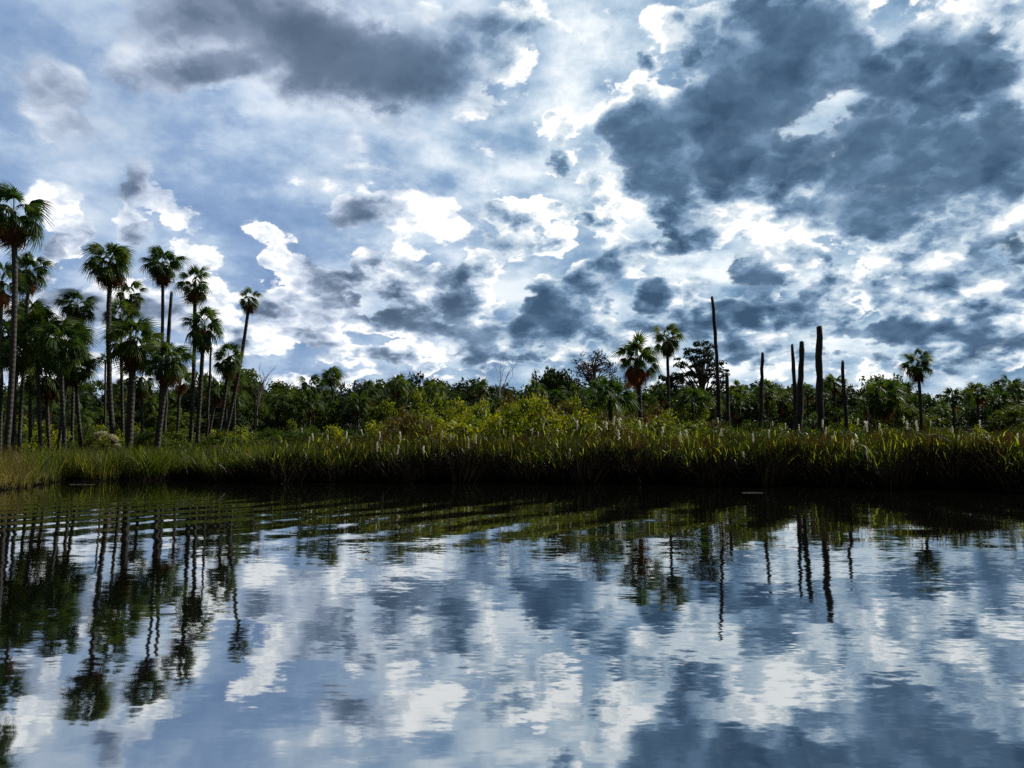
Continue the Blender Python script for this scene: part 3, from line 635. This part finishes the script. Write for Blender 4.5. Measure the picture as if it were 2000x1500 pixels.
# bushes between the wood and the reeds
BTOP = [(-100, 828), (180, 830), (420, 838), (560, 838), (700, 830), (760, 800), (800, 785), (900, 778), (970, 768), (1020, 755), (1080, 770), (1150, 782), (1200, 788), (1280, 790), (1340, 806), (1420, 822), (1500, 832), (1700, 836), (2100, 836)]
bx_, by_ = zip(*BTOP)
random.seed(33)
for Y, dr, dp in ((84, 0, 46), (70, 14, 52), (58, 30, 58)):
    px = -60 + random.uniform(0, 40)
    while px < 2080:
        ty = float(np.interp(px, bx_, by_)) + dr * (1 if 720 < px < 1380 else .35) + random.uniform(-5, 9)
        Yj = Y + random.uniform(-4, 4); c = at(px, ty, Yj); Hh = max(c.z * 1.12, 1.6); w = random.uniform(.8, 1.3) * (4.6 if 720 < px < 1380 else 3.8)
        mid = 720 < px < 1380
        pool = [(BUSH, 'yellow-green leafy bush')] * 3 + [(BROWNBUSH, 'olive-brown bush')] if mid else [(DARKBUSH, 'dark green bush')] * 3 + [(BUSH, 'yellow-green leafy bush')]
        s_, lb = random.choice(pool)
        H0 = 4.5 if s_ is DARKBUSH else 5
        where = {84: 'before the wood', 70: 'halfway to the wood', 58: 'close behind the reeds'}[Y]
        tree(c.x, Yj, Hh, w, random.choice(s_), H0, 6, 'bush', 'bush', f'{lb} {where}, {mark(px)}'.replace('yellow-green leafy', 'yellow-green').replace('just right of', 'right of').replace('halfway to', 'mid-way to').replace('left of the pale leafless tree', 'by the pale leafless tree').replace('close behind', 'behind').replace('behind the orange-skirted palm', 'by the orange-skirted palm').replace('behind the lone slim dead trunk', 'by the lone slim trunk'), 'bushes ' + mark(px), ('stems', 'foliage'))
        px += dp * random.uniform(.5, 1.1)
# groundsel bush with pale plumes
random.seed(8)
c = at(205, 838, 45); gz = float(ground_z(c.x, 45))
r = empty('groundsel_bush', (c.x, 45, gz), 'bush with pale cream plumes in the brown grass below the thick palm trunk', 'bush', None)
fb, pb, tb = MB(), MB(), MB()
cs = [(random.uniform(-.9, .9), random.uniform(-.5, .5), random.uniform(.5, 1.7)) for _ in range(22)]
leaves(fb, cs, [.4] * 22, 60, .12); leaves(pb, [(-.35, 0, 2.25), (-.1, 0, 2.3), (-.5, .1, 2.1), (.45, 0, 2.1), (.65, 0, 1.95), (.25, .1, 2.05), (.8, 0, 1.6)], [.26, .24, .2, .24, .22, .2, .2], 170, .07, .7)
for c_ in cs[:7]: tb.tube([(0, 0, -.1), (c_[0] * .5, c_[1] * .5, c_[2] * .6), c_], [.03, .02, .01], 5)
link_obj('stems', tb.mesh('stems', [MAT['bark']]), parent=r); link_obj('foliage', fb.mesh('foliage', [MAT['shrubbrown']]), parent=r); link_obj('plumes', pb.mesh('plumes', [MAT['plume']]), parent=r)
# ------------------------------------------------------------------ reeds and grasses at the water's edge
def blades(mb, x, y, h, w, lean, mats, probs, seg=3, curl=.5, z0=None):
    """upright blades that arch over; x, y, h, w, lean are arrays"""
    n = len(x); a = rng.random(n) * 6.283; z = (ground_z(x, y) if z0 is None else z0) - .05
    fa = rng.random(n) * 6.283                       # which way the blade faces
    V = np.zeros((n, seg + 1, 2, 3))
    for q in range(seg + 1):
        t = q / seg; off = lean * h * (t + curl * t * t) / (1 + curl)
        cx = x + np.cos(a) * off; cy = y + np.sin(a) * off; cz = z + h * (t - .35 * lean * t * t * curl)
        ww = w * (1 - t ** 1.6 * .92) * .5
        tw = fa + t * 1.0
        V[:, q, 0] = np.stack([cx - np.cos(tw) * ww, cy - np.sin(tw) * ww, cz], 1)
        V[:, q, 1] = np.stack([cx + np.cos(tw) * ww, cy + np.sin(tw) * ww, cz], 1)
    base = np.arange(n)[:, None] * (seg + 1) * 2
    mi = rng.choice(mats, size=n, p=probs)
    for q in range(seg):
        f = base + np.array([q * 2, q * 2 + 1, q * 2 + 3, q * 2 + 2])
        if q == 0: mb.add(V.reshape(-1, 3), f, 0); mb.mi[-1] = mi; n0 = mb.n - len(V.reshape(-1, 3))
        else: mb.f.append(f + n0); mb.mi.append(mi)
def pxof(x, y): return 1000 + x / y * F
def scatter(n, px0, px1, d0, d1, power=1.0, edge=60):
    """random spots behind the shoreline, seen between photo columns px0 and px1"""
    d = d0 + (d1 - d0) * rng.random(n) ** power
    px = px0 + (px1 - px0) * rng.random(n) + rng.normal(size=n) * edge
    y = shore_at(px) + d; x = (px - 1000) / F * y
    return x, y
def patchy(x, y, s=1.0, k=0.0): return .5 + .28 * np.sin(x * .9 * s + k) * np.sin(y * .7 * s + 1.3 * k) + .22 * np.sin(x * 2.3 * s + 2 + k) * np.sin(y * 1.9 * s)
# sawgrass and cattail reed bed
mb = MB()
x, y = scatter(46000, 330, 2250, .1, 24, 1.35)
px = pxof(x, y); htop = np.interp(px, [300, 420, 560, 800, 1100, 1500, 2000, 2300], [1.5, 2.0, 2.1, 2.35, 2.55, 2.5, 2.25, 2.2])
h_ = htop * (.52 + .62 * patchy(x, y, .8)) * (.66 + .42 * rng.random(len(x))) * np.clip(.55 + .14 * (inland(x, y)), .6, 1.08)
blades(mb, x, y, h_, .030 + .045 * rng.random(len(x)), .05 + .42 * rng.random(len(x)) ** 2, [0, 1, 2], [.62, .335, .045], 3, 1.4)
k = rng.choice(len(x), 14000); dz = h_[k] * (.40 + .55 * rng.random(14000))   # short side leaves, some in the bright colour that paints sun glints
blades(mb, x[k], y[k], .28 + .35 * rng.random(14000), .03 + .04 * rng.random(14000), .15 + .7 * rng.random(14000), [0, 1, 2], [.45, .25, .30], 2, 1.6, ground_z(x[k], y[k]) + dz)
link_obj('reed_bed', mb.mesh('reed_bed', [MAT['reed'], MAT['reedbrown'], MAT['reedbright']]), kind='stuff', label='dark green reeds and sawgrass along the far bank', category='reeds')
# broad leafy tufts along the front
mb = MB()
x, y = scatter(4500, 540, 2250, .4, 5, 1.0)
blades(mb, x, y, (1.0 + .8 * rng.random(len(x))) * (.6 + .6 * patchy(x, y, 1.3, 2)), .06 + .06 * rng.random(len(x)), .15 + .45 * rng.random(len(x)), [0, 1], [.955, .045], 3, 1.3)
link_obj('broadleaf_sedge', mb.mesh('broadleaf_sedge', [MAT['reed'], MAT['reedbright']]), kind='stuff', label='broad-leaved marsh plants at the waterline', category='marsh plants')
# rusty stalks above the reeds on the right
mb = MB()
x, y = scatter(7000, 640, 2250, 3, 22, 1.0)
blades(mb, x, y, 2.0 + .95 * rng.random(len(x)) * patchy(x, y, 1.4, 3), .03 + .04 * rng.random(len(x)), .05 + .3 * rng.random(len(x)) ** 2, [0], [1.0], 2, .8)
link_obj('rusty_reed_stalks', mb.mesh('rusty_reed_stalks', [MAT['reedbrown']]), kind='stuff', label='rust-brown reed stalks above the green reeds', category='reeds')
# bright sedge left of the middle
mb = MB()
x, y = scatter(20000, 120, 600, .1, 14, 1.2, 50)
blades(mb, x, y, (1.25 + .9 * rng.random(len(x))) * (.65 + .5 * patchy(x, y, 1.2, 1)), .02 + .03 * rng.random(len(x)), .15 + .5 * rng.random(len(x)), [0, 1, 2], [.35, .15, .5], 3, 1.3)
link_obj('green_sedge', mb.mesh('green_sedge', [MAT['shrub'], MAT['drygrass'], MAT['reed']]), kind='stuff', label='bright green sedge at the foot of the left palms', category='sedge')
# dry grass at the left edge
mb = MB()
x, y = scatter(34000, -260, 300, .1, 15, 1.1, 75)
d_ = inland(x, y)
blades(mb, x, y, (.75 + .65 * rng.random(len(x))) * np.clip(.75 + .06 * d_, .7, 1.25) * (.6 + .75 * patchy(x, y, 1.1)), .012 + .018 * rng.random(len(x)), .1 + .55 * rng.random(len(x)), [0, 1], [.90, .10], 3, 1.2)
link_obj('dry_marsh_grass', mb.mesh('dry_marsh_grass', [MAT['drygrass'], MAT['shrub']]), kind='stuff', label='straw-brown marsh grass at the left edge of the water', category='grass')
# shade at the foot of the reeds, put in as near-black blades
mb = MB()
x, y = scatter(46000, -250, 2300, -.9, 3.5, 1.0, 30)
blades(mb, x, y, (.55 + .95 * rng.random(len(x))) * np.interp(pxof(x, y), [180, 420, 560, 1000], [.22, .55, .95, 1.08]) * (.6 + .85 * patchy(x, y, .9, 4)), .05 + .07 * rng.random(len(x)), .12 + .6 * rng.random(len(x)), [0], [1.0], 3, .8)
link_obj('reed_shade_blades', mb.mesh('reed_shade_blades', [MAT['reed_shade']]), kind='stuff', label='black blades standing in for the shade at the foot of the reeds', category='reed shade')
# ------------------------------------------------------------------ cattails with pale fluffy heads
random.seed(77)
def cattail_meshes(seed):
    random.seed(seed); st, hd = MB(), MB(); lx = random.uniform(-.18, .18)
    st.tube([(0, 0, -.1), (lx * .4, 0, .5), (lx, 0, 1.0)], [.012, .010, .007], 5)
    pts = []; rr = []
    for i in range(9):
        t = i / 8; pts.append((lx + lx * .3 * t + random.uniform(-.012, .012), random.uniform(-.01, .01), 1.0 + .42 * t)); rr.append(.034 * math.sin(math.pi * min(max(t, .06), .94)) ** .6 * random.uniform(.65, 1.3))
    hd.tube(pts, rr, 7, jitter=.2)
    leaves(hd, pts[1:-1], [.045] * 7, 12, .03, 1.2)
    return st.mesh('stem', [MAT['reedbrown']]), hd.mesh('seed_head', [MAT['fluff']])
CT = [cattail_meshes(90 + i) for i in range(5)]
# (column, row of the top) of the heads in the photo
HEADS = [(592, 835), (620, 846), (643, 848), (675, 842), (677, 857), (695, 872), (720, 837), (732, 862), (750, 842), (771, 850), (773, 868), (812, 825), (827, 870), (853, 832), (865, 838), (886, 846), (888, 884), (905, 860), (915, 864), (932, 848),
 (952, 800), (955, 815), (925, 852), (933, 868), (1029, 835), (1050, 825), (1052, 842), (1120, 820), (1153, 826), (1171, 820), (1186, 812), (1194, 822), (1200, 832), (1215, 838), (1220, 817), (1234, 836), (1257, 820), (1280, 832), (1304, 827), (1329, 843), (1236, 852), (1172, 868), (1110, 875), (1408, 815), (1410, 835),
 (1503, 822), (1534, 826), (1545, 838), (1567, 826), (1596, 818), (1598, 832), (1613, 850), (1625, 842), (1635, 820), (1660, 816), (1684, 822), (1706, 820), (1711, 825), (1730, 838), (1750, 844), (1776, 822), (1795, 818), (1822, 820), (1865, 850), (1915, 820), (1930, 828), (1940, 848), (1700, 878), (1690, 848), (1665, 856), (1760, 812), (1578, 806), (1505, 838), (1860, 830), (1985, 846), (1470, 846), (1350, 838), (1375, 850), (1455, 880), (1000, 850), (985, 838), (790, 842), (610, 852)]
ZL = [(0, 700, 'between the left palms and the round-headed palm'), (700, 860, 'below the left end of the yellow bushes'), (860, 1010, 'below the pale leafless tree'), (1010, 1160, 'below the dark humped oak'), (1160, 1290, 'below the stout orange-skirted palm'), (1290, 1440, 'near the foot of the tallest bare trunk'),
      (1440, 1580, 'below the close pair of dead trunks'), (1580, 1680, 'below the thickest dead trunk'), (1680, 1830, 'below the lone right palm'), (1830, 2300, 'near the right edge')]
for i, (px, py) in enumerate(HEADS):
    if i % 6 == 5: continue
    px += random.uniform(-2, 2)
    Ys = float(shore_at(px))
    Y = Ys + (random.uniform(.2, 1.5) if py > 855 else random.uniform(2, 9)); c = at(px, py, Y); gz = float(ground_z(c.x, Y)); Hh = c.z - gz
    zone = next(t for a, b, t in ZL if a <= px < b); s = Hh / 1.42
    sz = 'tall' if py < 830 else ('half-sunk' if py > 860 else 'mid-height')
    r = empty('cattail', (c.x, Y, gz), f'{sz} white-headed cattail {zone}', 'cattail', f'cattails {zone}', random.uniform(0, 6.28))
    r.rotation_euler = (random.uniform(-.12, .12), random.uniform(-.14, .14), random.uniform(0, 6.28))
    k = CT[i % 5]; f = random.uniform(.5, 1.25)
    a_ = link_obj('stem', k[0], parent=r); a_.scale = (1, 1, (Hh - .42 * f))
    b_ = link_obj('seed_head', k[1], parent=r); b_.location = (0, 0, Hh - 1.42 * f); b_.scale = (f, f, f)
# fallen sticks and pale bent reeds at the waterline
def stick(pts, r, label, nm='driftwood_stick', mat='palebark', cat='stick'):
    mb = MB(); mb.tube(pts, [r, r * .8, r * .4][:len(pts)], 5); o = link_obj(nm, mb.mesh(nm, [MAT[mat]])); o['label'] = label; o['category'] = cat
def stickpx(a, b, Y, r, label, **k):
    p, q = at(*a, Y), at(*b, Y - .3); m_ = (p + q) / 2 + Vector((0, 0, (p - q).length * .12)); stick([p, m_, q], r, label, **k)
stickpx((1105, 805), (1135, 840), 36.5, .025, 'pale broken reed slanting down beside the white heads under the humped oak', nm='broken_reed', cat='reed')
stickpx((1060, 812), (1082, 858), 36.5, .02, 'thin pale broken reed left of the slanting one under the humped oak', nm='broken_reed', cat='reed')
stickpx((1375, 822), (1412, 852), 35.5, .02, 'pale broken reed slanting down to the tallest bare trunk', nm='broken_reed', cat='reed')
stickpx((350, 868), (366, 925), 37.2, .025, 'pale bent reed leaning in the sedge below the slanting palm trunks', nm='broken_reed', cat='reed')
stickpx((428, 908), (448, 932), 35.6, .03, 'pale drooping stick at the waterline below the leaning palm')
def floater(px, py, L, label):
    d = ray(px, py); t = (.012 - CAM_H) / d.z; p = Vector((0, 0, CAM_H)) + d * t; mb = MB()
    mb.tube([(-L / 2, 0, 0), (0, .06, .004), (L / 2, .02, -.004)], [.005, .007, .004], 5); o = link_obj('floating_reed', mb.mesh('floating_reed', [MAT['palebark']])); o.location = p; o['label'] = label; o['category'] = 'floating reed'
floater(1470, 962, .7, 'pale reed stem floating in the black water below the dead trunks')
floater(160, 946, 1.0, 'pale reed stem floating beside the straw-coloured left bank')
stickpx((1855, 862), (1800, 850), 31, .02, 'long pale reed lying across the reeds near the lone right palm', nm='broken_reed', cat='reed')

# ------------------------------------------------------------------ labels: count off look-alikes from left to right
ORD = ['leftmost', 'second', 'third', 'fourth', 'fifth', 'sixth', 'seventh', 'eighth', 'ninth', 'tenth', 'eleventh', 'twelfth', 'thirteenth', 'fourteenth', 'fifteenth', 'sixteenth']
by = {}
for o in scene.objects:
    if o.parent is None and 'label' in o and 'kind' not in o: by.setdefault(o['label'], []).append(o)
for lab, os_ in by.items():
    if len(os_) < 2: continue
    os_.sort(key=lambda o: o.location.x / o.location.y)
    for i, o in enumerate(os_):
        if len(os_) == 2: t = ('left-hand', 'right-hand')[i] + ' of two'
        elif i == 0: t = 'leftmost'
        elif i == len(os_) - 1: t = 'rightmost'
        else: t = ORD[min(i, 15)] + ' from left'
        o['label'] = f'{lab}, {t}'
